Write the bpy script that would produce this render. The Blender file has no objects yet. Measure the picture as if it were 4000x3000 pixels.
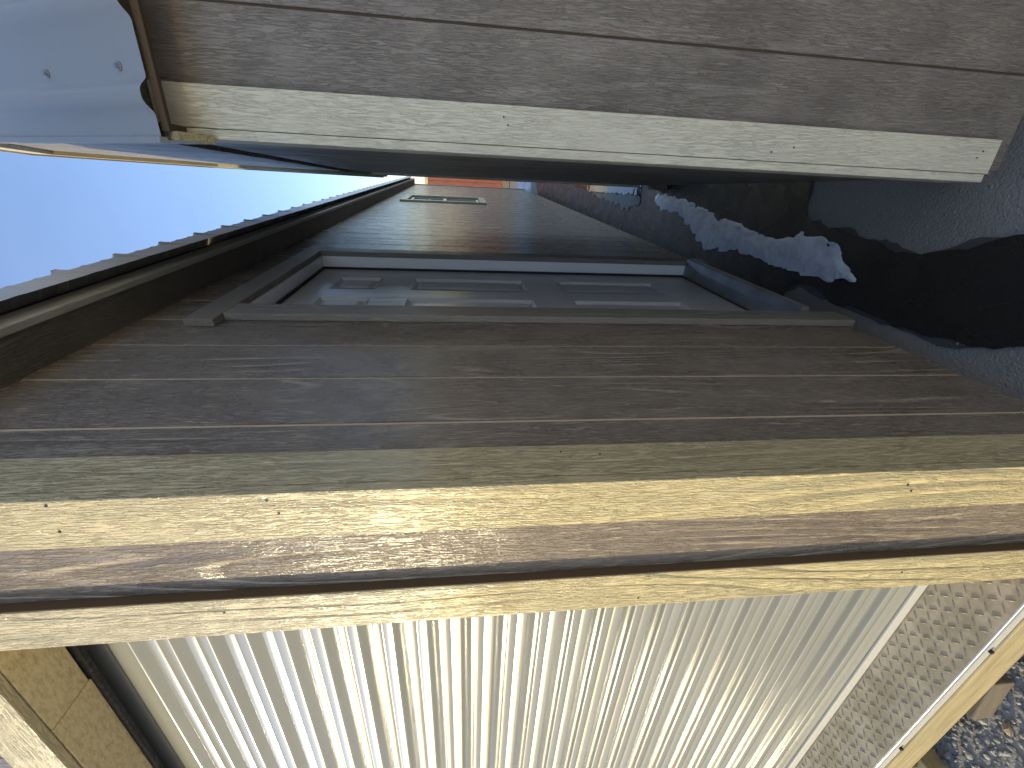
import bpy, bmesh, math, random
from mathutils import Vector, Matrix, noise
random.seed(7)
R = math.radians
scn = bpy.context.scene
C = scn.collection

# ------------------------------------------------------------------ camera
cam_d = bpy.data.cameras.new('camera'); cam = bpy.data.objects.new('camera', cam_d); C.objects.link(cam)
cam_d.sensor_fit = 'HORIZONTAL'; cam_d.sensor_width = 36.0; cam_d.lens = 36.0*1667.85/4000.0
cam_d.clip_start = 0.02; cam_d.clip_end = 2000
def cam_matrix(yaw, pitch, roll, loc):
    B = Matrix(((1,0,0),(0,0,-1),(0,1,0)))
    M = Matrix.Rotation(yaw,3,'Z') @ Matrix.Rotation(pitch,3,'X') @ B @ Matrix.Rotation(roll,3,'Z')
    x, y, z = M.col[0], M.col[1], M.col[2]          # the phone was held on its side: picture-left is up
    m = Matrix((-y, x, z)).transposed().to_4x4(); m.translation = loc
    return m
cam.matrix_world = cam_matrix(R(27.32826), R(-6.77320), R(-0.41393), Vector((0.455,-0.52826,1.547)))
scn.camera = cam
# ------------------------------------------------------------------ sky, sun, exposure
SUN_EL, SUN_AZ = R(9.5), R(238.5)                    # azimuth clockwise from +Y
to_sun = Vector((math.sin(SUN_AZ)*math.cos(SUN_EL), math.cos(SUN_AZ)*math.cos(SUN_EL), math.sin(SUN_EL)))
w = bpy.data.worlds.new('World'); scn.world = w; w.use_nodes = True
nt = w.node_tree; bg = nt.nodes['Background']
sky = nt.nodes.new('ShaderNodeTexSky'); sky.sky_type = 'NISHITA'; sky.sun_disc = False
sky.sun_elevation = SUN_EL; sky.sun_rotation = SUN_AZ; sky.air_density = 1.0; sky.dust_density = 0.3; sky.ozone_density = 1.1
tc = nt.nodes.new('ShaderNodeTexCoord'); mp = nt.nodes.new('ShaderNodeMapping'); mp.inputs['Scale'].default_value = (1.0,1.0,3.2)
nz = nt.nodes.new('ShaderNodeTexNoise'); nz.inputs['Scale'].default_value = 1.7; nz.inputs['Detail'].default_value = 5; nz.inputs['Roughness'].default_value = .55
cr = nt.nodes.new('ShaderNodeValToRGB'); cr.color_ramp.elements[0].position = .46; cr.color_ramp.elements[1].position = .95
cr.color_ramp.elements[0].color = (.0,.0,.0,1); cr.color_ramp.elements[1].color = (.14,.14,.14,1)
mx = nt.nodes.new('ShaderNodeMixRGB'); mx.inputs[2].default_value = (2.3,2.6,3.2,1)
nt.links.new(tc.outputs['Generated'], mp.inputs[0]); nt.links.new(mp.outputs[0], nz.inputs[0]); nt.links.new(nz.outputs[0], cr.inputs[0])
nt.links.new(cr.outputs[0], mx.inputs[0]); nt.links.new(sky.outputs[0], mx.inputs[1]); tn = nt.nodes.new('ShaderNodeMixRGB'); tn.blend_type = 'MULTIPLY'; tn.inputs[0].default_value = 1; tn.inputs[2].default_value = (.78,.80,.97,1)
nt.links.new(mx.outputs[0], tn.inputs[1]); nt.links.new(tn.outputs[0], bg.inputs[0])
bg.inputs[1].default_value = 0.15
sl = bpy.data.lights.new('sun','SUN'); sl.energy = 2.0; sl.angle = R(.5); sl.color = (.92,.80,.50)
so = bpy.data.objects.new('sun', sl); C.objects.link(so)
so.rotation_euler = (-to_sun).to_track_quat('-Z','Y').to_euler(); so.location = to_sun*30
vs = scn.view_settings; vs.view_transform = 'Standard'; vs.look = 'None'; vs.gamma = 1; vs.exposure = 1.76; vs.use_curve_mapping = False

# ------------------------------------------------------------------ materials
class N:
    def __init__(s, name):
        s.m = bpy.data.materials.new(name); s.m.use_nodes = True; s.t = s.m.node_tree
        s.b = s.t.nodes['Principled BSDF']
    def n(s, typ, **k):
        nd = s.t.nodes.new(typ)
        for a, v in k.items():
            if hasattr(nd, a) and a not in ('Scale',): setattr(nd, a, v)
            else: nd.inputs[a].default_value = v
        return nd
    def l(s, a, b): s.t.links.new(a, b)
    def math(s, op, a, b=None, c=None):
        nd = s.t.nodes.new('ShaderNodeMath'); nd.operation = op
        for i, v in enumerate((a, b, c)):
            if v is None: continue
            if isinstance(v, (int, float)): nd.inputs[i].default_value = v
            else: s.l(v, nd.inputs[i])
        return nd.outputs[0]
    def ramp(s, f, p0, p1, c0=(0,0,0,1), c1=(1,1,1,1)):
        nd = s.t.nodes.new('ShaderNodeValToRGB'); e = nd.color_ramp.elements
        e[0].position, e[1].position, e[0].color, e[1].color = p0, p1, c0, c1
        s.l(f, nd.inputs[0]); return nd.outputs[0]
    def mix(s, f, a, b, typ='MIX'):
        nd = s.t.nodes.new('ShaderNodeMixRGB'); nd.blend_type = typ
        for i, v in enumerate((f, a, b)):
            if isinstance(v, (int, float)): nd.inputs[i].default_value = v
            elif isinstance(v, tuple): nd.inputs[i].default_value = (*v, 1) if len(v) == 3 else v
            else: s.l(v, nd.inputs[i])
        return nd.outputs[0]
    def noise(s, vec, scale, detail=3, rough=.5, dist=0):
        nd = s.t.nodes.new('ShaderNodeTexNoise'); nd.inputs['Scale'].default_value = scale; nd.inputs['Detail'].default_value = detail
        nd.inputs['Roughness'].default_value = rough; nd.inputs['Distortion'].default_value = dist
        if vec is not None: s.l(vec, nd.inputs['Vector'])
        return nd.outputs[0]
    def pos(s, scale=(1,1,1), rnd=True):
        g = s.t.nodes.new('ShaderNodeNewGeometry'); v = g.outputs['Position']
        if rnd:
            oi = s.t.nodes.new('ShaderNodeObjectInfo')
            cb = s.t.nodes.new('ShaderNodeCombineXYZ')
            s.l(s.math('MULTIPLY', oi.outputs['Random'], 17.0), cb.inputs[0]); s.l(s.math('MULTIPLY', oi.outputs['Random'], 31.0), cb.inputs[1]); s.l(s.math('MULTIPLY', oi.outputs['Random'], 23.0), cb.inputs[2])
            ad = s.t.nodes.new('ShaderNodeVectorMath'); ad.operation = 'ADD'; s.l(v, ad.inputs[0]); s.l(cb.outputs[0], ad.inputs[1]); v = ad.outputs[0]
        mp = s.t.nodes.new('ShaderNodeMapping'); mp.inputs['Scale'].default_value = scale; s.l(v, mp.inputs[0]); return mp.outputs[0]
    def bump(s, h, dist, strength=1.0):
        nd = s.t.nodes.new('ShaderNodeBump'); nd.inputs['Distance'].default_value = dist; nd.inputs['Strength'].default_value = strength
        s.l(h, nd.inputs['Height']); s.l(nd.outputs[0], s.b.inputs['Normal'])
    def set(s, **k):
        for a, v in k.items(): s.b.inputs[a.replace('_',' ')].default_value = (*v,1) if isinstance(v, tuple) and len(v) == 3 else v
        return s

def embossed(name, dark, base, light, axis='z', rough=.45, bump=.0035, mott=.35, rings=7.0, flecks=.5, coat=0.0, spec=.5):
    """painted, wood-grain embossed siding / trim; grain runs along axis"""
    m = N(name)
    st = {'z':(1,1,.10),'y':(1,.10,1),'x':(.10,1,1)}[axis]
    st2 = {'z':(1,1,.085),'y':(1,.085,1),'x':(.085,1,1)}[axis]
    p = m.pos(st); p2 = m.pos(st2)
    n1 = m.noise(p, 5.0, 2, .45)
    ring = m.math('FRACT', m.math('MULTIPLY', n1, rings*2.2))
    ridge = m.ramp(ring, .0, .45); edge = m.ramp(ring, .80, 1.0, (1,1,1,1), (0,0,0,1))
    rg = m.math('MULTIPLY', ridge, edge)
    line = m.math('MULTIPLY', m.ramp(ring, .74, .86), m.ramp(ring, .90, 1.0, (1,1,1,1), (0,0,0,1)))
    iso = m.pos((1,1,.45) if axis=='z' else (.7,.7,.7))
    mask = m.ramp(m.noise(iso, 6.0, 2), .42, .60)
    clus = m.ramp(m.noise(iso, 15.0, 3, .6), .36, .66)
    streak = m.noise(p2, 260.0, 3, .62, .35)
    fine = m.noise(m.pos({'z':(1,1,.3),'y':(1,.3,1),'x':(.3,1,1)}[axis]), 480.0, 2, .6)
    strk = m.ramp(streak, .47, .60)
    h = m.math('ADD', m.math('MULTIPLY', rg, m.math('MULTIPLY', mask, 1.3)), m.math('MULTIPLY', strk, m.math('ADD', .35, m.math('MULTIPLY', clus, .5))))
    h = m.math('ADD', h, m.math('MULTIPLY', fine, .35))
    mot = m.ramp(m.noise(m.pos((1,1,.75), False), 7.5, 5, .62), .34, .68)
    col = m.mix(m.math('MULTIPLY', mot, mott), base, dark)
    fl = m.math('MULTIPLY', m.math('MAXIMUM', m.math('MULTIPLY', strk, m.math('ADD', .15, m.math('MULTIPLY', clus, .75))), m.math('MULTIPLY', line, m.math('MULTIPLY', mask, .9))), flecks)
    col = m.mix(fl, col, light)
    col = m.mix(m.math('MULTIPLY', m.ramp(fine, .35, .75), .25), col, dark)
    m.l(col, m.b.inputs['Base Color'])
    m.set(Roughness=rough, Specular_IOR_Level=spec, Coat_Weight=coat)
    rr = m.math('ADD', rough-.06, m.math('MULTIPLY', mot, .12)); m.l(rr, m.b.inputs['Roughness'])
    m.bump(h, bump)
    return m.m

M = {}
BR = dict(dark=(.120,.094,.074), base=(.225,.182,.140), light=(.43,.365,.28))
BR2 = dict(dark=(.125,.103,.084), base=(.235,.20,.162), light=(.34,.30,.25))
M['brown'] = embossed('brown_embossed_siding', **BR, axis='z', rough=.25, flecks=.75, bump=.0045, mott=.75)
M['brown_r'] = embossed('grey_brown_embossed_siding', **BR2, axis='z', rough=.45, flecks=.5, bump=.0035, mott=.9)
M['groove'] = N('brown_groove').set(Base_Color=(.46,.37,.26), Roughness=.6).m
TN = dict(dark=(.42,.345,.19), base=(.48,.40,.225), light=(.53,.45,.27))
M['tan'] = embossed('tan_embossed_trim_vertical', **TN, axis='z', rough=.22, bump=.0058, mott=.2, flecks=.25, rings=6)
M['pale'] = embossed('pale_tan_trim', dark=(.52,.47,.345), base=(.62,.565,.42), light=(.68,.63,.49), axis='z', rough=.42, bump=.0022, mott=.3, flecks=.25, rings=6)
M['tan_y'] = embossed('tan_embossed_trim_lengthwise', **TN, axis='y', rough=.42, bump=.0032, mott=.3, flecks=.25, rings=6)
M['tan_x'] = embossed('tan_embossed_trim_crosswise', **TN, axis='x', rough=.42, bump=.0032, mott=.3, flecks=.25, rings=6)
TP = dict(dark=(.20,.175,.14), base=(.27,.24,.195), light=(.38,.345,.285))
M['taupe'] = embossed('taupe_trim_vertical', **TP, axis='z', rough=.5, bump=.0025)
M['taupe_y'] = embossed('taupe_trim_lengthwise', **TP, axis='y', rough=.5, bump=.0035)
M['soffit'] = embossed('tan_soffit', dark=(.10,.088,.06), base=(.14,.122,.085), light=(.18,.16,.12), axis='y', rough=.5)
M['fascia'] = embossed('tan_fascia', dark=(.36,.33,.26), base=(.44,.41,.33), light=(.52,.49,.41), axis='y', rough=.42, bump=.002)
m = N('door_slab_taupe'); p = m.pos((1,1,.06), False)
ring = m.math('FRACT', m.math('MULTIPLY', m.noise(m.pos((1,1,.12), False), 7, 2), 14))
c = m.mix(m.ramp(ring, 0, 1), (.70,.66,.62), (.80,.76,.72)); m.l(c, m.b.inputs['Base Color']); m.set(Roughness=.28); m.bump(m.math('ADD', ring, m.noise(p, 150, 2)), .0006); M['slab'] = m.m
m = N('white_jamb_paint'); m.l(m.mix(m.noise(m.pos((1,1,.3), False), 9, 4), (.84,.84,.85), (.9,.9,.9)), m.b.inputs['Base Color']); m.set(Roughness=.35); M['jamb'] = m.m
M['edge'] = N('brown_raw_edge_and_eave_shade').set(Base_Color=(.085,.058,.036), Roughness=.75, Specular_IOR_Level=.2).m
M['black'] = N('black_rubber').set(Base_Color=(.008,.008,.008), Roughness=.6).m
M['blackbrush'] = N('dark_brush_seal'); _m = M['blackbrush']; _m.l(_m.mix(_m.ramp(_m.noise(_m.pos(rnd=False), 90, 3), .45,.75), (.014,.014,.014), (.06,.06,.06)), _m.b.inputs['Base Color']); _m.set(Roughness=.8); M['blackbrush'] = _m.m
m = N('mill_aluminium_sill'); g = m.noise(m.pos((1,.05,1), False), 120, 3); m.l(m.mix(m.ramp(m.noise(m.pos(rnd=False), 8, 4), .4, .7), (.42,.42,.42), (.25,.25,.26)), m.b.inputs['Base Color']); m.set(Metallic=.7, Roughness=.38); m.bump(g, .0006); M['alu'] = m.m
m = N('cream_rolling_steel'); d1 = m.noise(m.pos((.15,1,1.5), False), 5, 4)
m.l(m.mix(m.ramp(d1, .35, .75), (.25,.247,.218), (.215,.212,.183)), m.b.inputs['Base Color']); m.set(Roughness=.18, Specular_IOR_Level=.6); m.bump(m.noise(m.pos((.3,1,1), False), 14, 2), .0010); M['curtain'] = m.m
m = N('grey_bottom_bar'); m.l(m.mix(m.noise(m.pos(rnd=False), 400, 2), (.36,.35,.32), (.52,.50,.46)), m.b.inputs['Base Color']); m.set(Roughness=.6, Metallic=.2); M['bar'] = m.m
m = N('galvanised_tread_plate'); sp = m.ramp(m.noise(m.pos(rnd=False), 16, 4, .6), .40, .66); m.l(m.mix(sp, (.32,.275,.195), (.46,.40,.30)), m.b.inputs['Base Color'])
m.l(m.math('ADD', .42, m.math('MULTIPLY', sp, .2)), m.b.inputs['Roughness']); m.set(Metallic=.25); m.bump(m.noise(m.pos(rnd=False), 300, 2), .0003); M['plate'] = m.m
M['lug'] = N('dark_tread_lug').set(Base_Color=(.27,.235,.185), Roughness=.5, Metallic=.1).m  # lugs a little darker and less metallic than the plate
M['bright'] = N('bright_worn_steel').set(Base_Color=(.75,.72,.66), Roughness=.28, Metallic=.9).m
m = N('treated_yellow_lumber'); gr = m.noise(m.pos((.05,1,1)), 70, 4, .6); dz = m.ramp(m.noise(m.pos((.5,1,1)), 22, 5, .65), .52, .72); m.l(m.mix(m.math('MULTIPLY', dz, .55), m.mix(m.ramp(gr, .3, .72), (.25,.19,.09), (.40,.325,.175)), (.20,.165,.115)), m.b.inputs['Base Color']); m.set(Roughness=.7); m.bump(gr, .002); M['lumber'] = m.m
m = N('header_underside_osb'); gr = m.noise(m.pos((.35,1,1)), 110, 5, .75); m.l(m.mix(m.ramp(gr, .30, .56), (.36,.27,.12), (.60,.49,.27)), m.b.inputs['Base Color']); m.set(Roughness=.6); m.bump(gr, .002); M['osb'] = m.m
m = N('grey_block_wood'); gr = m.noise(m.pos((.1,1,1)), 50, 4, .6); m.l(m.mix(gr, (.085,.066,.045), (.21,.17,.12)), m.b.inputs['Base Color']); m.set(Roughness=.8); m.bump(gr, .003); M['block'] = m.m
m = N('light_grey_roof_metal'); m.l(m.mix(m.noise(m.pos((1,1,.3), False), 4, 3), (.235,.235,.23), (.28,.275,.265)), m.b.inputs['Base Color']); m.set(Roughness=.33, Specular_IOR_Level=.6); m.bump(m.noise(m.pos(rnd=False), 6, 2), .003); M['roof_light'] = m.m
m = N('taupe_roof_metal'); m.l(m.mix(m.noise(m.pos(rnd=False), 9, 3), (.30,.28,.24), (.38,.355,.31)), m.b.inputs['Base Color']); m.set(Roughness=.4); M['roof_tan'] = m.m
M['steel'] = N('zinc_screw').set(Base_Color=(.35,.35,.36), Metallic=.8, Roughness=.35).m
M['nail'] = N('dark_nail_head').set(Base_Color=(.03,.025,.018), Roughness=.6).m
M['glass'] = N('dark_window_glass').set(Base_Color=(.02,.025,.03), Roughness=.03, Specular_IOR_Level=.8).m
M['vinyl'] = N('white_window_vinyl').set(Base_Color=(.6,.6,.57), Roughness=.4).m
M['red'] = embossed('red_barn_siding', dark=(.13,.028,.016), base=(.20,.045,.024), light=(.26,.07,.035), axis='z', rough=.55)
M['white'] = N('white_paint').set(Base_Color=(.74,.73,.70), Roughness=.5).m
M['dark_int'] = N('dark_interior').set(Base_Color=(.02,.018,.015), Roughness=.9).m
# ground: compacted gravel and worn asphalt
m = N('compacted_grey_gravel'); p = m.pos(rnd=False)
vo = m.n('ShaderNodeTexVoronoi'); vo.inputs['Scale'].default_value = 140; m.l(p, vo.inputs['Vector'])
v2 = m.n('ShaderNodeTexVoronoi'); v2.inputs['Scale'].default_value = 38; m.l(p, v2.inputs['Vector'])
big = m.noise(p, 1.4, 5, .6); fine = m.noise(p, 260, 3, .7)
c = m.mix(fine, (.20,.178,.148), (.40,.36,.30)); c = m.mix(m.math('MULTIPLY', m.ramp(vo.outputs['Color'], .4, 1), .35), c, (.44,.40,.34))
c = m.mix(m.math('MULTIPLY', m.ramp(big, .35, .7), .5), c, (.25,.225,.185)); m.l(c, m.b.inputs['Base Color']); m.set(Roughness=.8)
h = m.math('ADD', m.math('MULTIPLY', vo.outputs['Distance'], -.5), m.math('ADD', m.math('MULTIPLY', fine, .4), m.math('MULTIPLY', m.ramp(v2.outputs['Distance'], .0, .25, (1,1,1,1), (0,0,0,1)), .5))); m.bump(h, .003); M['ground'] = m.m
m = N('wet_dark_gravel'); p = m.pos(rnd=False); fine = m.noise(p, 180, 3, .7)
m.l(m.mix(fine, (.008,.007,.005), (.034,.029,.021)), m.b.inputs['Base Color']); rr = m.ramp(m.noise(p, 6, 3), .35, .7, (.16,.16,.16,1), (.42,.42,.42,1)); m.l(rr, m.b.inputs['Roughness']); m.set(Specular_IOR_Level=.3); m.bump(fine, .004); M['wet'] = m.m
m = N('still_puddle_water'); m.set(Base_Color=(.012,.011,.009), Roughness=.03, Specular_IOR_Level=.5); m.bump(m.noise(m.pos(rnd=False), 9, 2), .0015); M['water'] = m.m
m = N('streaky_refrozen_ice'); p = m.pos(rnd=False); a = m.noise(p, 11, 6, .62, .6); b = m.noise(p, 120, 4, .7)
c = m.mix(m.ramp(a, .30, .62), (.66,.65,.66), (.95,.95,.96)); c = m.mix(m.math('MULTIPLY', m.ramp(b, .56, .80), .35), c, (.25,.25,.26)); gz_ = m.n('ShaderNodeSeparateXYZ'); m.l(m.pos(rnd=False), gz_.inputs[0])
thin = m.ramp(m.math('ADD', m.math('MULTIPLY', gz_.outputs[2], 90.0), m.math('MULTIPLY', m.math('SUBTRACT', b, .5), .7)), .12, .55)
c = m.mix(thin, (.035,.035,.036), c); m.l(c, m.b.inputs['Base Color']); m.set(Roughness=.38, Subsurface_Weight=.15); m.bump(m.math('ADD', a, m.math('MULTIPLY', b, .4)), .012); M['ice'] = m.m
m = N('old_snow'); p = m.pos(rnd=False); a = m.noise(p, 5, 5, .6); m.l(m.mix(m.ramp(a, .3, .7), (.40,.40,.42), (.78,.78,.80)), m.b.inputs['Base Color']); m.set(Roughness=.7); m.bump(a, .03); M['snow'] = m.m
m = N('mixed_stone'); oi = m.n('ShaderNodeNewGeometry'); rp = oi.outputs['Random Per Island']
cc = m.t.nodes.new('ShaderNodeValToRGB'); cc.color_ramp.interpolation = 'CONSTANT'
els = cc.color_ramp.elements; els[0].color = (.17,.165,.155,1); els[1].position = .38; els[1].color = (.30,.28,.25,1)
for ps, cl in ((.55,(.38,.35,.29,1)), (.74,(.50,.45,.36,1)), (.92,(.52,.45,.33,1))):
    e = els.new(ps); e.color = cl
m.l(rp, cc.inputs[0]); m.l(m.mix(m.noise(m.pos(rnd=False), 220, 3), cc.outputs[0], (.05,.05,.05), 'MIX'), m.b.inputs['Base Color'])
mm = m.mix(.35, cc.outputs[0], m.mix(m.noise(m.pos(rnd=False), 220, 3), (.10,.095,.085), (.42,.39,.33)), 'MIX'); m.l(mm, m.b.inputs['Base Color']); m.set(Roughness=.85, Specular_IOR_Level=.25); M['stone'] = m.m
m = N('tan_stone'); m.l(m.mix(m.noise(m.pos(rnd=False), 90, 4), (.25,.18,.11), (.48,.38,.26)), m.b.inputs['Base Color']); m.set(Roughness=.8); m.bump(m.noise(m.pos(rnd=False), 90, 4), .003); M['tan_stone'] = m.m

# ------------------------------------------------------------------ helpers
def link(name, me, mat, parent=None):
    o = bpy.data.objects.new(name, me); C.objects.link(o)
    if mat is not None and not me.materials: me.materials.append(M[mat] if isinstance(mat, str) else mat)
    if parent: o.parent = parent
    return o
def mesh(name, verts, faces, mat, parent=None, smooth=False):
    me = bpy.data.meshes.new(name); me.from_pydata(verts, [], faces); me.update()
    if smooth: me.polygons.foreach_set('use_smooth', [True]*len(me.polygons))
    return link(name, me, mat, parent)
def box(name, x0, x1, y0, y1, z0, z1, mat, parent=None, bevel=.0015, wob=0.0):
    bm = bmesh.new(); v = [bm.verts.new(c) for c in ((x0,y0,z0),(x1,y0,z0),(x1,y1,z0),(x0,y1,z0),(x0,y0,z1),(x1,y0,z1),(x1,y1,z1),(x0,y1,z1))]
    for f in ((3,2,1,0),(4,5,6,7),(0,1,5,4),(1,2,6,5),(2,3,7,6),(3,0,4,7)): bm.faces.new([v[i] for i in f])
    if bevel: bmesh.ops.bevel(bm, geom=list(bm.edges), offset=bevel, segments=2, affect='EDGES', profile=.6)
    me = bpy.data.meshes.new(name); bm.to_mesh(me); bm.free()
    return link(name, me, mat, parent)
def prism(name, poly, axis, a0, a1, mat, parent=None, bevel=0):
    """poly: 2-D outline; extruded along axis 'x','y','z' from a0 to a1"""
    def P(u, v, a): return {'x':(a,u,v),'y':(u,a,v),'z':(u,v,a)}[axis]
    bm = bmesh.new(); A = [bm.verts.new(P(u,v,a0)) for u,v in poly]; B = [bm.verts.new(P(u,v,a1)) for u,v in poly]; n = len(poly)
    bm.faces.new(A); bm.faces.new(B[::-1])
    for i in range(n): bm.faces.new((A[i],B[i],B[(i+1)%n],A[(i+1)%n]))
    bmesh.ops.recalc_face_normals(bm, faces=list(bm.faces))
    if bevel: bmesh.ops.bevel(bm, geom=list(bm.edges), offset=bevel, segments=2, affect='EDGES')
    me = bpy.data.meshes.new(name); bm.to_mesh(me); bm.free()
    return link(name, me, mat, parent)
def empty(name, loc=(0,0,0), rz=0):
    o = bpy.data.objects.new(name, None); C.objects.link(o); o.location = loc; o.rotation_euler = (0,0,rz); o.empty_display_size = .2; return o
def tag(o, label, cat, group=None, kind=None):
    o['label'] = label; o['category'] = cat
    if group: o['group'] = group
    if kind: o['kind'] = kind
    return o
def dup(src, parent, loc=None):
    c = src.copy(); C.objects.link(c); c.parent = parent
    if loc is not None: c.location = loc
    return c

# ------------------------------------------------------------------ ground
g = mesh('ground', [(-600,-600,0),(600,-600,0),(600,600,0),(-600,600,0)], [(0,1,2,3)], 'ground'); g['kind'] = 'structure'
lm = N('bounce_lot_stone_and_snow'); p = lm.pos(rnd=False); a_ = lm.noise(p, .35, 5, .6); f_ = lm.noise(p, 60, 4, .7)
lm.l(lm.mix(lm.ramp(a_, .38, .52), lm.mix(f_, (.15,.145,.135), (.30,.285,.26)), lm.mix(f_, (.5,.5,.52), (.72,.72,.74))), lm.b.inputs['Base Color']); lm.set(Roughness=.8); lm.bump(f_, .01); M['lot'] = lm.m  # pale snow patches added on the unseen lot to bounce light into the alley
lo = mesh('bounce_lot', [(-60,-60,.004),(60,-60,.004),(60,-1.0,.004),(-60,-1.0,.004)], [(0,1,2,3)], 'lot'); lo['kind'] = 'structure'
def densify(pts, step=.03, jit=.006, seed=1):
    out = []; rnd = random.Random(seed)
    for i, a in enumerate(pts):
        b = pts[(i+1)%len(pts)]; L = math.dist(a, b); k = max(1, int(L/step))
        for j in range(k):
            t = j/k; x = a[0]+(b[0]-a[0])*t; y = a[1]+(b[1]-a[1])*t
            nx = noise.noise((x*9, y*9, seed))*jit*2.2 + rnd.uniform(-jit, jit)*.5; ny = noise.noise((x*9+7, y*9, seed+5))*jit*2.2
            out.append((x+nx, y+ny))
    return out
def sheet(name, pts, z, mat, jit=.008, seed=1):
    pp = densify(pts, .03, jit, seed); bm = bmesh.new(); vs = [bm.verts.new((x,y,z)) for x,y in pp]
    es = [bm.edges.new((vs[i], vs[(i+1)%len(vs)])) for i in range(len(vs))]
    bmesh.ops.triangle_fill(bm, use_beauty=True, use_dissolve=False, edges=es)
    for f in bm.faces:
        if f.normal.z < 0: f.normal_flip()
    me = bpy.data.meshes.new(name); bm.to_mesh(me); bm.free(); return link(name, me, mat)
# wet ground in the alley (outline taken on the ground, in metres)
wet = [(.62,1.42),(.46,1.40),(.37,1.385),(.300,1.365),(.289,1.344),(.285,1.22),(.274,1.088),(.262,.95),(.251,.793),(.285,.70),(.33,.598),(.37,.50),(.42,.30),(.30,.22),(.16,.28),(.082,.411),(.045,.46),(.038,.496),(.030,.56),(.026,.62),(.006,.70),(.003,.735),(.010,.80),(.015,.896),(.011,1.044),(.027,1.191),(.030,1.264),(-.02,1.338),(-.10,1.36),(-.15,2.2),(-.15,3.6),(-.15,6.0),(-.1,8.6),(.2,9.0),(.5,8.0),(.66,5.0),(.66,3.2),(.66,2.2)]
def grow(pts, d):
    out = []; n = len(pts)
    for i in range(n):
        (x0,y0), (x1,y1), (x2,y2) = pts[i-1], pts[i], pts[(i+1)%n]; tx, ty = x2-x0, y2-y0; L = math.hypot(tx,ty) or 1
        out.append((x1-ty/L*d, y1+tx/L*d))
    return out
area = sum(wet[i-1][0]*wet[i][1]-wet[i][0]*wet[i-1][1] for i in range(len(wet)))
dm = N('damp_gravel'); p = dm.pos(rnd=False); f_ = dm.noise(p, 220, 3, .7); dm.l(dm.mix(f_, (.05,.046,.04), (.13,.12,.105)), dm.b.inputs['Base Color']); dm.set(Roughness=.6); dm.bump(f_, .003); M['damp'] = dm.m
o = sheet('damp_ground', grow(wet, -.010 if area > 0 else .010), .003, 'damp', .012, 8); o['kind'] = 'structure'
o = sheet('wet_ground', wet, .0065, 'wet', .010, 3); o['kind'] = 'structure'
pud = [(.14,3.55),(.22,3.30),(.38,3.35),(.42,4.2),(.36,4.9),(.40,5.7),(.34,6.3),(.27,5.9),(.22,5.0),(.17,4.3)]
o = sheet('puddle', pud, .0105, 'water', .02, 5); o['kind'] = 'structure'
pud2 = [(.09,1.50),(.18,1.62),(.30,1.72),(.40,1.60),(.44,1.48),(.34,1.43),(.22,1.46)]

def inside(p, poly):
    x, y = p; c = False; j = len(poly)-1
    for i in range(len(poly)):
        a, b = poly[i], poly[j]
        if (a[1] > y) != (b[1] > y) and x < (b[0]-a[0])*(y-a[1])/(b[1]-a[1])+a[0]: c = not c
        j = i
    return c
def edist(p, poly):
    x, y = p; best = 9
    for i in range(len(poly)):
        a, b = poly[i-1], poly[i]; dx, dy = b[0]-a[0], b[1]-a[1]; t = max(0, min(1, ((x-a[0])*dx+(y-a[1])*dy)/(dx*dx+dy*dy+1e-12)))
        best = min(best, math.hypot(x-a[0]-dx*t, y-a[1]-dy*t))
    return best
def mound(name, poly, step, hmax, slope, mat, nscale=14, namp=.008, z0=.0065, parent=None):
    xs = [p[0] for p in poly]; ys = [p[1] for p in poly]; m_ = step*2
    nx = int((max(xs)-min(xs)+2*m_)/step)+1; ny = int((max(ys)-min(ys)+2*m_)/step)+1
    V = []; idx = {}; F = []
    for j in range(ny):
        for i in range(nx):
            x = min(xs)-m_+i*step; y = min(ys)-m_+j*step
            d = edist((x,y), poly)*(1 if inside((x,y), poly) else -1)
            nn = noise.fractal((x*nscale, y*nscale*.6, 3.1), 1.1, 2.1, 2)
            d += nn*namp
            if d < -step*2: continue
            h = hmax*(1-math.exp(-max(d,0)*slope/hmax)) if d > 0 else d*.35
            h += max(0,min(1,d/.02))*noise.fractal((x*nscale*2.0, y*nscale*1.2, 9), .9, 2.1, 3)*hmax*.22
            idx[(i,j)] = len(V); V.append((x, y, z0+h-.003))
    for (i,j) in list(idx):
        q = [(i,j),(i+1,j),(i+1,j+1),(i,j+1)]
        if all(k in idx for k in q): F.append([idx[k] for k in q])
    return mesh(name, V, F, mat, parent, True)
icep = [(.324,2.991),(.322,2.75),(.312,2.56),(.285,2.30),(.255,2.12),(.239,2.008),(.243,1.90),(.232,1.80),(.222,1.70),(.200,1.60),(.199,1.508),(.232,1.43),(.250,1.36),(.248,1.29),(.262,1.233),(.235,1.16),(.196,1.08),(.161,1.029),(.135,1.00),(.109,.98),(.088,1.04),(.080,1.12),(.071,1.264),(.060,1.40),(.066,1.55),(.073,1.775),(.055,1.95),(.020,2.10),(.060,2.22),(.135,2.42),(.194,2.576),(.20,2.72),(.197,2.897),(.25,3.05)]
o = mound('ice_streak', icep, .006, .012, .30, 'ice', 20, .024); tag(o, 'dirty white streak of refrozen snow and ice along the dark wet alley floor', 'ice', kind='stuff')
snp = [(-.9,9.9),(.0,9.7),(.9,9.8),(1.4,10.6),(1.2,11.5),(.2,11.7),(-.8,11.6),(-1.5,11.0)]
o = mound('snow_bank', snp, .06, .10, .5, 'snow', 2.5, .10); tag(o, 'low bank of old snow lying beyond the far end of the alley', 'snow', kind='stuff')

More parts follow.
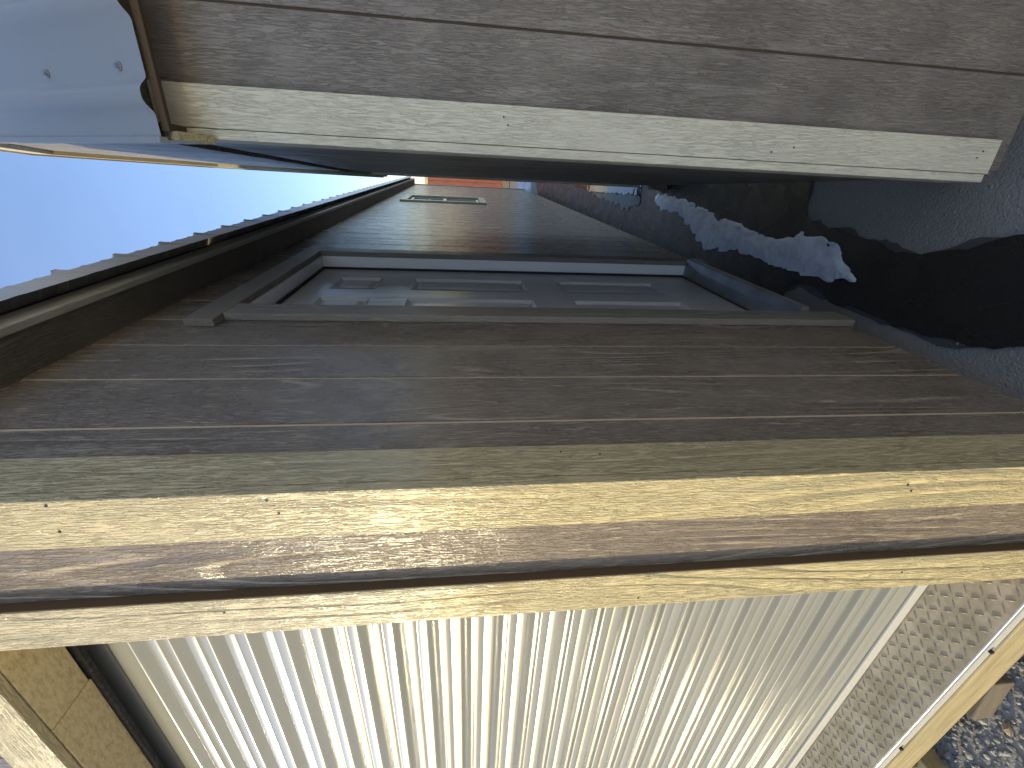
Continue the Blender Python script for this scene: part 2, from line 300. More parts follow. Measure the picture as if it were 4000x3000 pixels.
# ------------------------------------------------------------------ the left shed
S = empty('storage_shed'); tag(S, 'long brown shed with tan trim, sunlit cream roll-up door and a side door', 'shed')
Z0, ZT, LEN, WID = .135, 2.505, 9.635, 3.62
RIDGE = 3.28
def roofz(x): return 2.607 + (RIDGE-2.607)*(1-abs(x+WID/2)/(WID/2+.142)) - .03      # underside of the roof metal above x
# backing behind the grooves (recessed sheets)
DY0, DY1, DZ1 = .925, 1.842, 2.285        # side-door opening
WY0, WY1, WZ0, WZ1 = 5.46, 6.205, 1.29, 2.212   # window opening
def sback(y0, y1, z0, z1): return box('wall_sheathing', -.06, -.0151, y0, y1, z0, z1, 'groove', S, 0)
sback(.03, DY0-.03, Z0+.01, ZT); sback(DY0-.03, DY1+.03, DZ1+.03, ZT); sback(DY1+.03, WY0-.02, Z0+.01, ZT)
sback(WY0-.02, WY1+.02, Z0+.01, WZ0-.02); sback(WY0-.02, WY1+.02, WZ1+.02, ZT); sback(WY1+.02, LEN-.03, Z0+.01, ZT)
# side siding: one board for each strip between the grooves
gy = [.108]+[.211+.2035*i for i in range(47)]
gy = [y for y in gy if y < LEN-.05]+[LEN-.022]
G = .0052
def sboard(y0, y1, z0, z1):
    return box('siding_board', -.0150, -.012, y0, y1, z0, z1, 'brown', S, .0012)
for i in range(len(gy)-1):
    a, b = gy[i]+(G if i else 0), gy[i+1]-G
    spans = [(Z0, ZT)]
    if b > DY0 and a < DY1:
        spans = []
        for (ya, yb, full) in ((a, min(b, .845), True), (max(a, DY0-.03), min(b, DY1+.03), False), (max(a, 1.92), b, True)):
            pass
        if a < .845: sboard(a, min(b,.845), Z0, ZT)
        if b > 1.915: sboard(max(a,1.915), b, Z0, ZT)
        aa, bb = max(a,.847), min(b,1.913)
        if bb-aa > .01: sboard(aa, bb, 2.30, ZT)
        continue
    if b > WY0 and a < WY1: spans = [(Z0, 1.25), (2.25, ZT)]
    for z0, z1 in spans: sboard(a, b, z0, z1)
# corner trim
box('corner_trim', -.0925, 0, 0, .019, Z0-.01, 2.63, 'tan', S, .002)
box('corner_trim', -.019, -.0003, .0210, .1065, Z0-.01, ZT-.002, 'tan', S, .002)
box('corner_trim', -.019, 0, LEN-.02, LEN+.085, Z0+.01, ZT-.002, 'taupe', S, .002)
box('trim_seam', -.018, -.0035, .0188, .0212, Z0, ZT-.003, 'black', S, 0)
# front wall boards between the corner and the roll-up door, and left of it
DX0, DX1 = -2.73, -.325                      # roll-up door opening
box('wall_sheathing', -.30, -.05, .030, .06, Z0+.01, 2.56, 'groove', S, 0)
box('siding_board', -.265, -.05, .019, .0298, Z0-.005, 2.475, 'brown', S, .002)
box('door_trim', -.325, -.2305, 0, .0185, .148, 2.3835, 'tan', S, .002)
box('door_trim', DX0-.095, DX0, 0, .0185, .148, 2.3835, 'tan', S, .002)
box('header_trim', DX0-.095, -.2305, 0, .0185, 2.3855, 2.477, 'tan_x', S, .002)
x = DX0-.06
while x > -WID+.1:
    box('siding_board', max(x-.2,-WID+.09), x, .019, .0298, Z0, 2.475, 'brown', S, .002); x -= .2035
box('wall_sheathing', -WID+.02, DX0-.02, .030, .06, Z0+.01, 2.56, 'groove', S, 0)
box('corner_trim', -WID, -WID+.0925, 0, .019, Z0-.01, 2.63, 'tan', S, .002)
# gable boards over the header
x = -.095
while x > -WID+.1:
    a, b = max(x-.2, -WID+.095), x
    prism('siding_board', [(a,2.4785),(b,2.4785),(b,roofz(b)-.01)]+([(-WID/2, roofz(-WID/2)-.01)] if a < -WID/2 < b else [])+[(a,roofz(a)-.01)], 'y', .019, .0298, 'brown', S, 0)
    x -= .2035
prism('gable_sheathing', [(-WID+.02,2.562),(-.02,2.562),(-.02,roofz(0)-.012),(-WID/2,roofz(-WID/2)-.012),(-WID+.02,roofz(-WID)-.012)], 'y', .0305, .06, 'groove', S)
# header underside: two boards with a seam, dark brush seal and drum behind
box('header_soffit', -.62, -.2305, .020, .1165, 2.384, 2.42, 'osb', S, .001)
box('header_soffit', DX0-.02, -.6215, .020, .1205, 2.3825, 2.42, 'osb', S, .001)
box('jamb_board', -.2305-.0945+.002, -.29, .0195, .118, .279, 2.382, 'osb', S, .001)
box('jamb_board', DX0-.03, DX0-.002, .0195, .118, .279, 2.382, 'osb', S, .001)
box('brush_seal', DX0+.01, DX1-.003, .122, .134, 2.372, 2.42, 'blackbrush', S, .001)
# roll-up door: corrugated curtain, one piece for each corrugation
RD = box('roll_up_door', DX0-.06, DX1+.04, .165, .172, .29, 2.42, 'curtain', S, 0)
RD['label'] = 'cream corrugated steel roll-up door'
per = .0815; ytop = 2.287; npr = 24; ybase = .136
prof = [(0,.0),(-.0015,.0002),(-.003,.0009),(-.007,.0042),(-.019,.0128),(-.0295,.0204),(-.0315,.0212),(-.0333,.0200),(-.0346,.0145),(-.0357,.0048),(-.0366,.0012),(-.0376,.0002),(-.0384,0),(-.058,0),(-.0590,.0007),(-.0600,0),(-.0795,0),(-.0807,0),(-per,.0)]
V = []; F = []
for (z, y) in prof: V += [(DX0-.06, y, z), (DX1+.045, y, z)]
for i in range(len(prof)-1): F.append((2*i, 2*i+1, 2*i+3, 2*i+2))
sl0 = mesh('slat', V, F, 'curtain', RD, True); sl0.location = (0, ybase, ytop)
for k in range(1, npr): dup(sl0, RD, (0, ybase, ytop-per*k))
zlow = ytop-per*npr
# smooth upper lap bending back to the drum
V = []; F = []
for i in range(9):
    a = i/8*R(70); V += [(DX0-.06, ybase+.12*(1-math.cos(a)), ytop+.12*math.sin(a)), (DX1+.045, ybase+.12*(1-math.cos(a)), ytop+.12*math.sin(a))]
for i in range(8): F.append((2*i+1, 2*i, 2*i+2, 2*i+3))
mesh('drum_wrap', V, F, 'curtain', RD, True)
box('bottom_lap', DX0-.02, DX1+.04, ybase, ybase+.008, .3, zlow+.001, 'curtain', RD, .001)
box('bottom_bar', DX0-.02, DX1+.04, ybase-.008, ybase-.0005, .279, .308, 'bar', RD, .002)
box('rubber_seal', DX0-.02, DX1+.04, ybase-.001, ybase+.010, .2765, .280, 'black', RD, 0)
# tread plate threshold
TPz = .276
TPo = prism('threshold_plate', [(-.026,.250),(-.026,.2725),(-.0245,.2752),(-.021,TPz),(.20,TPz),(.20,.270),(-.019,.270),(-.0215,.250)], 'x', DX0-.02, DX1+.001, 'plate', S)
TPo['label'] = 'galvanised diamond tread plate door sill'
V = []; F = []; pit = .0285
ny_ = 7; nx_ = int((DX1-DX0)/pit)
for j in range(-1, ny_):
    for i in range(nx_):
        cx = DX1-.012-i*pit; cy = -.012+j*pit*.85+.006
        if cy > .125: continue
        ang = R(45) if (i+j)%2 else R(-45)
        if cy < -.014: continue
        b = len(V); L, W, H = .0112, .0024, .0021
        ca, sa = math.cos(ang), math.sin(ang)
        for (u, v, z) in ((-L,0,0),(0,-W,0),(L,0,0),(0,W,0),(-L*.72,0,H),(0,-W*.45,H),(L*.72,0,H),(0,W*.45,H)):
            V.append((cx+u*ca-v*sa, max(cy+u*sa+v*ca, -.0235), TPz-.0002+z))
        F += [(b+4,b+5,b+6,b+7)]+[(b+k, b+(k+1)%4, b+4+(k+1)%4, b+4+k) for k in range(4)]
o = mesh('tread_lug', V, F, 'lug', TPo); o['kind'] = 'stuff'
V = []; F = []
for k in range(9):
    a = 2*math.pi*k/8; V += [(DX0-.02, -.0245+.0034*math.cos(a), .2735+.0034*math.sin(a)), (DX1+.001, -.0245+.0034*math.cos(a), .2735+.0034*math.sin(a))]
for k in range(8): F.append((2*k, 2*k+1, 2*k+3, 2*k+2))
mesh('plate_nosing', V, F, 'bright', TPo, True)
box('plate_lip', DX0-.02, DX1, -.0285, -.0262, .2485, .2695, 'bar', TPo, 0)
def nail(x, y, z, axis, parent, r=.0032, mat='nail', name='nail', h=.0012):
    n = 8; V = []; F = []
    for k in range(n):
        a = 2*math.pi*k/n; u, v = r*math.cos(a), r*math.sin(a)
        for hh in (0, h): V.append({'y':(x+u, y-hh, z+v), 'x':(x+hh, y+u, z+v), 'z':(x+u, y+v, z+hh)}[axis])
    F = [[2*k+1 for k in range(n)]]+[(2*k, 2*((k+1)%n), 2*((k+1)%n)+1, 2*k+1) for k in range(n)]
    return mesh(name, V, F, mat, parent)
for (x, z) in ((-.553,.270),(-1.03,.270),(-1.55,.270),(-2.1,.270)): nail(x, -.0287, z-.012, 'y', TPo, .0055, 'black', 'screw', .006)
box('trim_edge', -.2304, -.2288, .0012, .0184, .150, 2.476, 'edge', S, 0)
# rim beam and blocks
box('skid', -.17, -.07, .055, LEN-.02, .002, .149, 'block', S, .004)  # unseen skid added to stop low sun passing under the floor
box('skid', -WID+.1, -WID+.2, .055, LEN-.02, .002, .149, 'block', S, .004)
box('rim_beam', DX0-.9, -.02, -.034, .05, .150, .2475, 'lumber', S, .004)
box('rim_beam', -.06, -.021, .052, LEN, .150, .2475, 'lumber', S, .004)
B_ = []
for i, (bx, by, rz, lb) in enumerate(((-.86,.085,.12,'short weathered wood block under the front beam, nearer the shed corner'),(-1.33,.045,-.06,'pale wood block under the front beam, farther left along the sill'))):
    e = box('support_block', -.075-.03*(i==1), .075+.06*(i==1), -.10, .12, -.02, .072, 'block', None, .004); e.location = (bx, by, 0); e.rotation_euler = (0,0,rz)
    if i == 1: e.data.materials[0] = M['lumber']
    tag(e, lb, 'block', 'wood blocks under the front of the sunlit shed')
    e = box('support_shim', -.07, .09, -.07, .10, .073, .149, 'lumber', None, .004); e.location = (bx+.01, by+.01, 0); e.rotation_euler = (0,0,rz+.05)
    tag(e, lb.replace('wood block', 'yellow shim'), 'shim', 'yellow shims on the wood blocks')
# nails in the sunlit corner trim
def ray_nails(): pass
for (x, z) in ((-.008,2.135),(-.058,2.137),(-.013,1.84),(-.040,1.828),(-.032,.735),(-.047,.72),(-.030,.43)): nail(x, -.0002, z, 'y', S, .0021)
for (x, z) in ((-.275,.62),(-.262,1.96),(-.30,1.20)): nail(x, -.0002, z, 'y', S, .0019)
for (y, z) in ((.085,1.37),(.075,1.30)): nail(-.0004, y, z, 'x', S, .0017)

# eave: soffit, fascia, drip and roof
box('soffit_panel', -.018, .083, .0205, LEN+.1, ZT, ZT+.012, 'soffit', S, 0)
box('fascia', .083, .101, -.01, 5.2, ZT-.004, 2.570, 'fascia', S, .002)
box('fascia', .083, .1007, 5.202, LEN+.12, ZT-.004, 2.570, 'fascia', S, .002)
box('eave_closure', .02, .095, -.008, LEN+.11, 2.5705, 2.600, 'black', S, 0)
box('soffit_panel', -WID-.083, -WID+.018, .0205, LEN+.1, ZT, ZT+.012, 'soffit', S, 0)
box('fascia', -WID-.101, -WID-.083, -.01, LEN+.12, ZT-.004, 2.570, 'fascia', S, .002)
box('wall_sheathing', -WID+.0, -WID+.04, .03, LEN, Z0, ZT, 'brown', S, 0)
box('wall_sheathing', -WID+.041, -.061, LEN-.05, LEN-.004, Z0, 2.56, 'brown', S, 0)
prism('gable_sheathing', [(-WID+.02,2.562),(-.02,2.562),(-.02,roofz(0)-.012),(-WID/2,roofz(-WID/2)-.012),(-WID+.02,roofz(-WID)-.012)], 'y', LEN-.05, LEN-.005, 'brown', S)
box('floor_deck', -WID+.05, -.065, .205, LEN-.06, .21, .268, 'lumber', S, 0)
def rib_profile(pitch, n, hh=.019, base=.046, top=.016, minor=True):
    pts = []
    for k in range(n):
        c = k*pitch
        pts += [(c-base/2,0),(c-top/2,hh),(c+top/2,hh),(c+base/2,0)]
        if minor:
            for t in (1/3,2/3):
                mcc = c+pitch*t; pts += [(mcc-.012,0),(mcc-.007,.0035),(mcc+.007,.0035),(mcc+.012,0)]
    return pts
def roof_panel(name, prof, a, b, up, mat, parent, edge=None):
    """sheet whose ribs run from point a to b (section along e), up = rib direction"""
    e = edge; V = []; F = []
    for (t, h) in prof:
        for P in (a, b): V.append(tuple(P+e*t+up*h))
    n = len(prof)
    for i in range(n-1): F.append((2*i, 2*i+2, 2*i+3, 2*i+1))
    return mesh(name, V, F, mat, parent)
sl_v = Vector((-(WID/2+.142), 0, RIDGE-2.607)); upL = Vector((RIDGE-2.607, 0, WID/2+.142)).normalized()
pp = rib_profile(.2286, 4); pp.append((.2286*4-.023,0))
PW = .2286*4
first = roof_panel('roof_panel', pp, Vector((.142,0,2.607)), Vector((.142,0,2.607))+sl_v, upL, 'roof_tan', S, Vector((0,1,0)))
first.location = (0, .061, 0)
for k in range(-1, 11):
    if k == 0: continue
    pass
for k in range(1, 11): dup(first, S, (0, .061+PW*k, 0))
fp = []
for (t, h) in pp: fp.append((t, h))
V = []; F = []
for (t, h) in fp: V += [(.1435+h*.2, t, 2.607+h*.9), (.1435+h*.04, t, 2.526)]
for i in range(len(fp)-1): F.append((2*i, 2*i+2, 2*i+3, 2*i+1))
ef = mesh('eave_flange', V, F, 'roof_tan', S); ef.location = (0,.061,0)
for k in range(1, 11): dup(ef, S, (0, .061+PW*k, 0))
fl_ = roof_panel('roof_panel', pp, Vector((-WID-.142,0,2.607)), Vector((-WID/2,0,RIDGE)), Vector((-upL.x,0,upL.z)), 'roof_tan', S, Vector((0,1,0)))
fl_.location = (0,.061,0)
for k in range(1, 11): dup(fl_, S, (0, .061+PW*k, 0))
prism('ridge_cap', [(-WID/2-.16,RIDGE-.03),(-WID/2,RIDGE+.026),(-WID/2+.16,RIDGE-.03),(-WID/2+.16,RIDGE-.026),(-WID/2,RIDGE+.03),(-WID/2-.16,RIDGE-.026)], 'y', 0, LEN+.12, 'roof_tan', S)
prism('rake_trim', [(.142,2.548),(.142,2.606),(-WID/2,RIDGE-.001),(-WID-.142,2.606),(-WID-.142,2.548),(-WID/2,RIDGE-.06)], 'y', -.012, .017, 'tan_x', S)

# side door -----------------------------------------------------------------
box('door_trim', -.0115, .012, .8155, .9175, .118, 2.268, 'taupe', S, .0025)
box('door_trim', -.0115, .012, 1.8425, 1.944, .118, 2.268, 'taupe', S, .0025)
box('door_trim', -.0115, .012, .757, 1.997, 2.2695, 2.353, 'taupe_y', S, .0025)
for (a, b, z0, z1) in ((.893,.925,.262,2.262),(1.842,1.874,.262,2.262)):
    box('door_jamb', -.115, -.0125, a, b, z0, z1, 'jamb', S, .001)
box('door_jamb', -.115, -.0125, .893, 1.874, 2.2635, 2.2960, 'jamb', S, .001)
box('weatherstrip', -.080, -.066, 1.832, 1.8415, .265, 2.262, 'black', S, 0)
box('weatherstrip', -.080, -.066, .9255, .935, .265, 2.262, 'black', S, 0)
box('weatherstrip', -.080, -.066, .9255, 1.8415, 2.254, 2.263, 'black', S, 0)
box('door_sweep', -.118, -.0705, .9255, 1.8415, .2605, .2715, 'black', S, 0)
box('door_header_gap', -.06, -.0125, .893, 1.874, 2.2965, 2.33, 'groove', S, 0)
SD = box('side_door', -.121, -.090, .936, 1.831, .272, 2.255, 'slab', S, .001); SD['label'] = 'taupe six-panel side door'
# slab face built as stiles and rails, with bevelled raised panels
ys = [(1.105,1.312),(1.455,1.662)]; zs = [(1.93,2.138),(1.222,1.780),(.526,1.048)]
XF = -.077
cols_y = [.936,1.105,1.312,1.455,1.662,1.831]; rows_z = [.272,.526,1.048,1.222,1.780,1.93,2.138,2.255]
def slabpiece(n, y0, y1, z0, z1): box(n, -.0899, XF, y0, y1, z0, z1, 'slab', SD, 0)
slabpiece('stile', .936,1.105,.272,2.255); slabpiece('stile', 1.662,1.831,.272,2.255)
slabpiece('stile', 1.3125,1.4545,.272,2.255)
for (a, b) in ((.272,.526),(1.048,1.222),(1.780,1.93),(2.138,2.255)):
    slabpiece('rail', 1.1055,1.312,a,b); slabpiece('rail', 1.455,1.6615,a,b)
for (y0, y1) in ys:
    for (z0, z1) in zs:
        L = [(0,XF+.0022),(.006,XF+.003),(.012,XF-.004),(.018,XF-.0115),(.024,XF-.0115),(.042,XF-.003)]
        V = []; F = []
        for (i_, x_) in L: V += [(x_,y0+i_,z0+i_),(x_,y1-i_,z0+i_),(x_,y1-i_,z1-i_),(x_,y0+i_,z1-i_)]
        for k in range(len(L)-1):
            for q in range(4): F.append((4*k+q, 4*k+(q+1)%4, 4*k+4+(q+1)%4, 4*k+4+q))
        F.append([4*(len(L)-1)+q for q in range(4)])
        mesh('door_panel', V, F, 'slab', SD)
# ribbed aluminium sill
pts = [(-.125,.225)]
for k in range(15):
    x = -.072+k*.0066; zz = .262-max(0,(x+.02))*.10
    pts += [(x,zz),(x+.0012,zz+.0016),(x+.0036,zz+.0016),(x+.0048,zz)]
pts += [(.028,.252),(.030,.232),(.020,.225)]
prism('door_sill', pts, 'y', .9185, 1.8415, 'alu', S)
nail(-.088+.02, 1.62, .2625, 'z', S, .0035, 'nail', 'screw')
# window --------------------------------------------------------------------
WN = box('window', -.075, -.060, WY0-.01, WY1+.01, WZ0-.01, WZ1+.01, 'dark_int', S, 0); WN['label'] = 'white sash window with divided upper pane'
for (y0,y1,z0,z1,mt) in ((5.370,5.4595,1.2885,2.2125,'tan'),(6.2055,6.295,1.2885,2.2125,'tan'),(5.370,6.295,2.2135,2.294,'tan_y'),(5.370,6.295,1.205,1.2875,'tan_y')):
    box('window_trim', -.0118, .010, y0,y1,z0,z1,mt,WN,.002)
for (y0,y1,z0,z1) in ((WY0,WY0+.035,WZ0,WZ1),(WY1-.035,WY1,WZ0,WZ1),(WY0+.0352,WY1-.0352,WZ1-.035,WZ1),(WY0+.0352,WY1-.0352,WZ0,WZ0+.035),(WY0+.0352,WY1-.0352,1.735,1.775)):
    box('sash', -.055, -.018, y0,y1,z0,z1,'vinyl',WN,.001)
ym = (WY0+WY1)/2
box('muntin', -.046, -.032, ym-.008, ym+.008, 1.7755, WZ1-.0355, 'vinyl', WN, 0)
box('muntin', -.0455, -.0325, WY0+.0355, ym-.0085, 1.955, 1.971, 'vinyl', WN, 0); box('muntin', -.0455, -.0325, ym+.0085, WY1-.0355, 1.955, 1.971, 'vinyl', WN, 0)
for (y0,y1,z0,z1) in ((WY0+.036,ym-.009,1.776,1.954),(ym+.009,WY1-.036,1.776,1.954),(WY0+.036,ym-.009,1.972,WZ1-.036),(ym+.009,WY1-.036,1.972,WZ1-.036),(WY0+.036,WY1-.036,WZ0+.036,1.734)):
    box('pane', -.042, -.038, y0,y1,z0,z1,'glass',WN,0)

# ------------------------------------------------------------------ the right shed (gambrel, its end wall to the alley)
Q = empty('barn_shed', (.473,.568,0), R(3.0)); tag(Q, 'shaded brown shed with pale tan corner trim and steep light metal roof', 'shed')
QW, QD, QE = 3.66, 2.44, 2.12
qz0 = .182
LR, LS = .45, R(60); ULS = R(25)
def gz(y):                                  # roof underside profile over the end wall
    yy = min(y, QD-y)
    return 2.11+(yy+.085)*math.tan(LS) if yy < LR else 2.11+(LR+.085)*math.tan(LS)+(yy-LR)*math.tan(ULS)
# front
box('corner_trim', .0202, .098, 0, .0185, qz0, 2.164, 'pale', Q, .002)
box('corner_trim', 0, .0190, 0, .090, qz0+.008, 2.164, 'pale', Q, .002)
box('wall_sheathing', .02, QW-.02, .0196, .06, qz0, QE+.04, 'edge', Q, 0)
qx = .094; edges = [.094,.237]+[.237+.2035*i for i in range(1,18)]
for i in range(len(edges)-1):
    a, b = edges[i], min(edges[i+1], QW-.095)
    if b-a < .02: continue
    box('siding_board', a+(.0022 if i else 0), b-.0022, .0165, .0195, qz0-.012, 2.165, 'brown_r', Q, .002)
box('corner_trim', QW-.098, QW, 0, .0185, qz0, 2.164, 'pale', Q, .002)
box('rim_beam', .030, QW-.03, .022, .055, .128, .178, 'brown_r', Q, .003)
# end wall to the alley
box('wall_sheathing', .034, .06, .061, QD-.061, qz0-.03, 2.262, 'groove', Q, 0)
yb = .0905; k = 0
while yb < QD-.1:
    b = min(yb+.2035, QD-.0905)
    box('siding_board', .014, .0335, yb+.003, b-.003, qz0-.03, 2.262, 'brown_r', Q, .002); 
    a = yb
    poly = [(a+.003,2.315),(b-.003,2.315),(b-.003,gz(b)-.01)]
    for kn_ in (QD-LR, QD/2, LR):
        if a < kn_ < b: poly.append((kn_, gz(kn_)-.01))
    poly.append((a+.003,gz(a)-.01))
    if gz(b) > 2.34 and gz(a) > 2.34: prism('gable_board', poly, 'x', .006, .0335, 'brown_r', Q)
    yb = b
prism('gable_sheathing', [(.1,2.25),(QD-.1,2.25)]+[(y,gz(y)-.012) for y in (QD-.1,QD-LR,QD/2,LR,.1)], 'x', .0345, .05, 'dark_int', Q)
box('corner_trim', 0, .0190, QD-.09, QD, qz0+.008, 2.164, 'pale', Q, .002)
box('rim_beam', .022, .060, .056, QD-.02, .100, qz0-.031, 'block', Q, .003)
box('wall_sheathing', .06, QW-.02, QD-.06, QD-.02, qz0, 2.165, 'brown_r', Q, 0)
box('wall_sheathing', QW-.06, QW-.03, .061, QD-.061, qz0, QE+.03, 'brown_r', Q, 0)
# nails in the pale corner trim
for (x, z) in ((.060,1.44),(.075,1.45),(.052,.745),(.040,.80),(.070,.225),(.055,.235)): nail(x, -.0002, z, 'y', Q, .002)
# eave: fascia lath, closure strip, roof panels
EO, EZ = -.085, 2.100
box('eave_fascia', .004, QW, EO+.010, EO+.022, EZ+.002, EZ+.016, 'edge', Q, .001)
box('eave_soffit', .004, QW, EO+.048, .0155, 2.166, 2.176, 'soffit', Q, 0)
box('eave_block', -.006, .020, EO+.0305, -.001, EZ+.008, EZ+.034, 'edge', Q, .002)  # dark brown puts the shade under the eave into the block's colour
qp = []
RC = [.060+.1435*i for i in range(26)]
last = -.006
qp.append((last,0))
for c in RC:
    if c+.03 > QW+.02: break
    for q_ in range(-6,7):
        tt = q_/6; qp.append((c+tt*.031, .0165*(.5+.5*math.cos(math.pi*abs(tt)**1.5))))
n_ = 6
def qpanel(i0, i1, pa, pb, up):
    seg = [p for p in qp if i0-1e-6 <= p[0] <= i1+1e-6]
    o_ = roof_panel('roof_panel', seg, pa, pb, up, 'roof_light', Q, Vector((1,0,0))); o_.data.polygons.foreach_set('use_smooth',[True]*len(o_.data.polygons)); return o_
zb = gz(0)-.04*math.tan(LS)
e0 = Vector((0,EO,EZ+.014)); 
e1 = Vector((0,LR, e0.z+(LR-EO)*math.tan(LS))); e2 = Vector((0,QD/2, e1.z+(QD/2-LR)*math.tan(ULS)))
cuts = [-.006]+[RC[i]+.031 for i in (5,11,17,23)]+[QW]
def mir(v): return Vector((0,QD-v.y,v.z))
for i in range(len(cuts)-1):
    a, b = cuts[i], cuts[i+1]
    if i: a = cuts[i]
    qpanel(a, b, e0, e1, Vector((0,-math.sin(LS),math.cos(LS)))); qpanel(a, b, e1, e2, Vector((0,-math.sin(ULS),math.cos(ULS))))
    qpanel(a, b, mir(e1), mir(e0), Vector((0,math.sin(LS),math.cos(LS)))); qpanel(a, b, e2, mir(e1), Vector((0,math.sin(ULS),math.cos(ULS))))
for xx in [.108+.23*i for i in range(7)]:
    for t in (.07,.32):
        P = e0.lerp(e1, t/ (e1-e0).length * 1.0); 
        s_ = bmesh.new(); bmesh.ops.create_cone(s_, cap_ends=True, segments=12, radius1=.0075, radius2=.0075, depth=.002); 
        bmesh.ops.create_cone(s_, cap_ends=True, segments=6, radius1=.0045, radius2=.0042, depth=.006, matrix=Matrix.Translation((0,0,.004)))
        me = bpy.data.meshes.new('screw'); s_.to_mesh(me); s_.free(); so_ = link('screw', me, 'steel', Q)
        so_.location = (xx, P.y-.0012*math.sin(LS), P.z+.0012*math.cos(LS)); so_.rotation_euler = (LS,0,0)
    if xx > 1.2: break
# rake trim boards on the end wall and metal edge over them
def seg(name, a, b, w0, w1, x0, x1, mat):
    d = (b-a).normalized(); nrm = Vector((0,-d.z,d.y))
    if nrm.z < 0: nrm = -nrm
    return prism(name, [((a+nrm*w0).y,(a+nrm*w0).z),((b+nrm*w0).y,(b+nrm*w0).z),((b+nrm*w1).y,(b+nrm*w1).z),((a+nrm*w1).y,(a+nrm*w1).z)], 'x', x0, x1, mat, Q)
chain = [e0, e1, e2, mir(e1), mir(e0)]
for i in range(4):
    a, b = chain[i], chain[i+1]
    seg('rake_trim', a+Vector((0,.0,-.02)) if i == 0 else a, b, -.085, -.012, -.010, .0055, 'tan_y')
    seg('rake_edge_metal', a, b, -.011, .004, -.0165, -.0060, 'roof_light')

# blocks under the right shed
for i, (bx, by, lb) in enumerate(((.07,2.36,'brown wood block under the rear alley corner of the shaded shed'),(.10,.30,'brown wood block under the front alley corner of the shaded shed'))):
    e = box('support_block', -.08, .10, -.09, .09, -.01, .0985, 'block', None, .004)
    e.matrix_world = Matrix.Translation((.473,.568,0)) @ Matrix.Rotation(R(3),4,'Z') @ Matrix.Translation((bx,by,0)); tag(e, lb, 'block')

# ------------------------------------------------------------------ red shed beyond the alley
Rr = empty('red_shed', (-1.2,14.0,0)); tag(Rr, 'red shed with white gable seen through the far end of the alley', 'shed')
box('wall_sheathing', -2.0, 2.6, .03, .06, .26, 2.5, 'red', Rr, 0)
for i in range(22): box('siding_board', -1.93+.2035*i, -1.93+.2035*i+.197, .012, .029, .25, 2.5, 'red', Rr, .002)
box('eave_trim', -2.05, 2.65, -.02, .03, 2.505, 2.60, 'tan_x', Rr, .002)
for i in range(4): box('gable_board', -2.0, 2.6, .005-.004*(i%2), .03, 2.605+.112*i, 2.712+.112*i, 'white', Rr, .002)
box('roof', -2.15, 2.75, -.05, 2.6, 3.06, 3.12, 'white', Rr, .004)
box('skid', -2.0, 2.6, .02, .12, .02, .245, 'block', Rr, .004)
box('wall_sheathing', -2.0, -1.96, .061, 2.5, .26, 3.05, 'red', Rr, 0); box('wall_sheathing', 2.56, 2.6, .061, 2.5, .26, 3.05, 'red', Rr, 0); box('wall_sheathing', -1.95, 2.55, 2.45, 2.5, .26, 3.05, 'red', Rr, 0)

# ------------------------------------------------------------------ white shed added out of view to bounce sunlight into the alley
M['offwhite'] = embossed('offwhite_siding', dark=(.66,.62,.54), base=(.76,.72,.64), light=(.82,.79,.72), axis='z', rough=.6)
D = empty('bounce_shed', (4.6,-7.4,0)); tag(D, 'unseen white gabled shed added to bounce sunlight into the alley', 'shed')
box('wall_sheathing', .03, .06, .02, 7.08, .15, 2.6, 'offwhite', D, 0)
for i in range(35): box('siding_board', .012, .029, .02+.2035*i, .02+.2035*i+.197, .14, 2.6, 'offwhite', D, .002)
box('wall_sheathing', .061, 3.0, .02, .06, .15, 2.6, 'offwhite', D, 0); box('wall_sheathing', .061, 3.0, 7.04, 7.08, .15, 2.6, 'offwhite', D, 0); box('wall_sheathing', 3.0, 3.04, .02, 7.08, .15, 2.6, 'offwhite', D, 0)
prism('roof', [(-.12,2.58),(1.55,3.4),(3.2,2.58),(3.2,2.62),(1.55,3.44),(-.12,2.62)], 'y', -.1, 7.2, 'roof_tan', D)
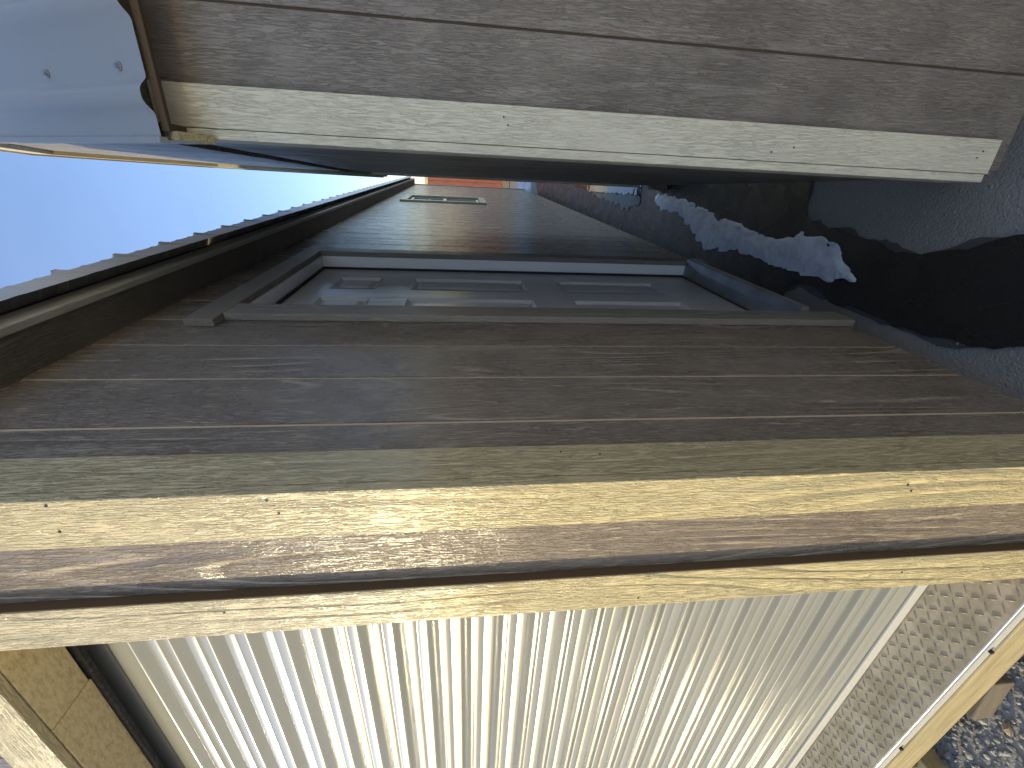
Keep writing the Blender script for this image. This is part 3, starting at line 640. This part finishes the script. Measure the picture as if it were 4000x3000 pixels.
for y_ in (.03, 7.05): prism('gable', [(.02,2.601),(1.55,3.38),(3.02,2.601)], 'y', y_, y_+.02, 'offwhite', D)
# ------------------------------------------------------------------ sunlit gravel in front of the sill
ico = bmesh.new(); bmesh.ops.create_icosphere(ico, subdivisions=1, radius=1); iv = [v.co.copy() for v in ico.verts]; iff = [[v.index for v in f.verts] for f in ico.faces]; ico.free()
V = []; F = []; rnd = random.Random(11)
def stone(V, F, x, y, z, r, rnd):
    b = len(V); sx, sy, sz = r*rnd.uniform(.7,1.3), r*rnd.uniform(.7,1.3), r*rnd.uniform(.32,.58); a = rnd.uniform(0,6.28); t = rnd.uniform(-.5,.5)
    Rm = Matrix.Rotation(a,3,'Z') @ Matrix.Rotation(t,3,'X')
    for v in iv:
        q = Rm @ Vector((v.x*sx*rnd.uniform(.75,1.15), v.y*sy*rnd.uniform(.75,1.15), v.z*sz*rnd.uniform(.75,1.15))); V.append((x+q.x, y+q.y, z+q.z))
    F += [[b+i for i in f] for f in iff]
for k in range(9000):
    x = rnd.uniform(-2.1,.05); y = rnd.uniform(-.75,.32)
    if x > -.25 and (y > -.05 or rnd.random() < (x+.25)/.3): continue
    if y > .1 and rnd.random() < .5: continue
    r = .0045+.0085*rnd.random()**2.2
    stone(V, F, x, y, r*.12+rnd.uniform(0,.003), r, rnd)
o = mesh('gravel', V, F, 'stone'); tag(o, 'loose grey gravel lit by the sun in front of the door sill', 'gravel', kind='stuff')
V = []; F = []
for k in range(420):
    x = rnd.uniform(.0,.5); y = rnd.uniform(-.3,2.6)
    r = .0015+.0035*rnd.random()**3
    stone(V, F, x, y, r*.3+.002, r, rnd)
o = mesh('pebbles', V, F, 'stone'); tag(o, 'scattered small pebbles on the shaded alley floor', 'pebbles', kind='stuff')
for (x, y, r, lb) in ((-.905,-.060,.024,'lone tan stone lying on the sunlit gravel by the sill'),):
    V = []; F = []; stone(V, F, 0,0,0, r, random.Random(4)); o = mesh('stone', V, F, 'tan_stone'); o.location = (x,y,r*.45); tag(o, lb, 'stone')
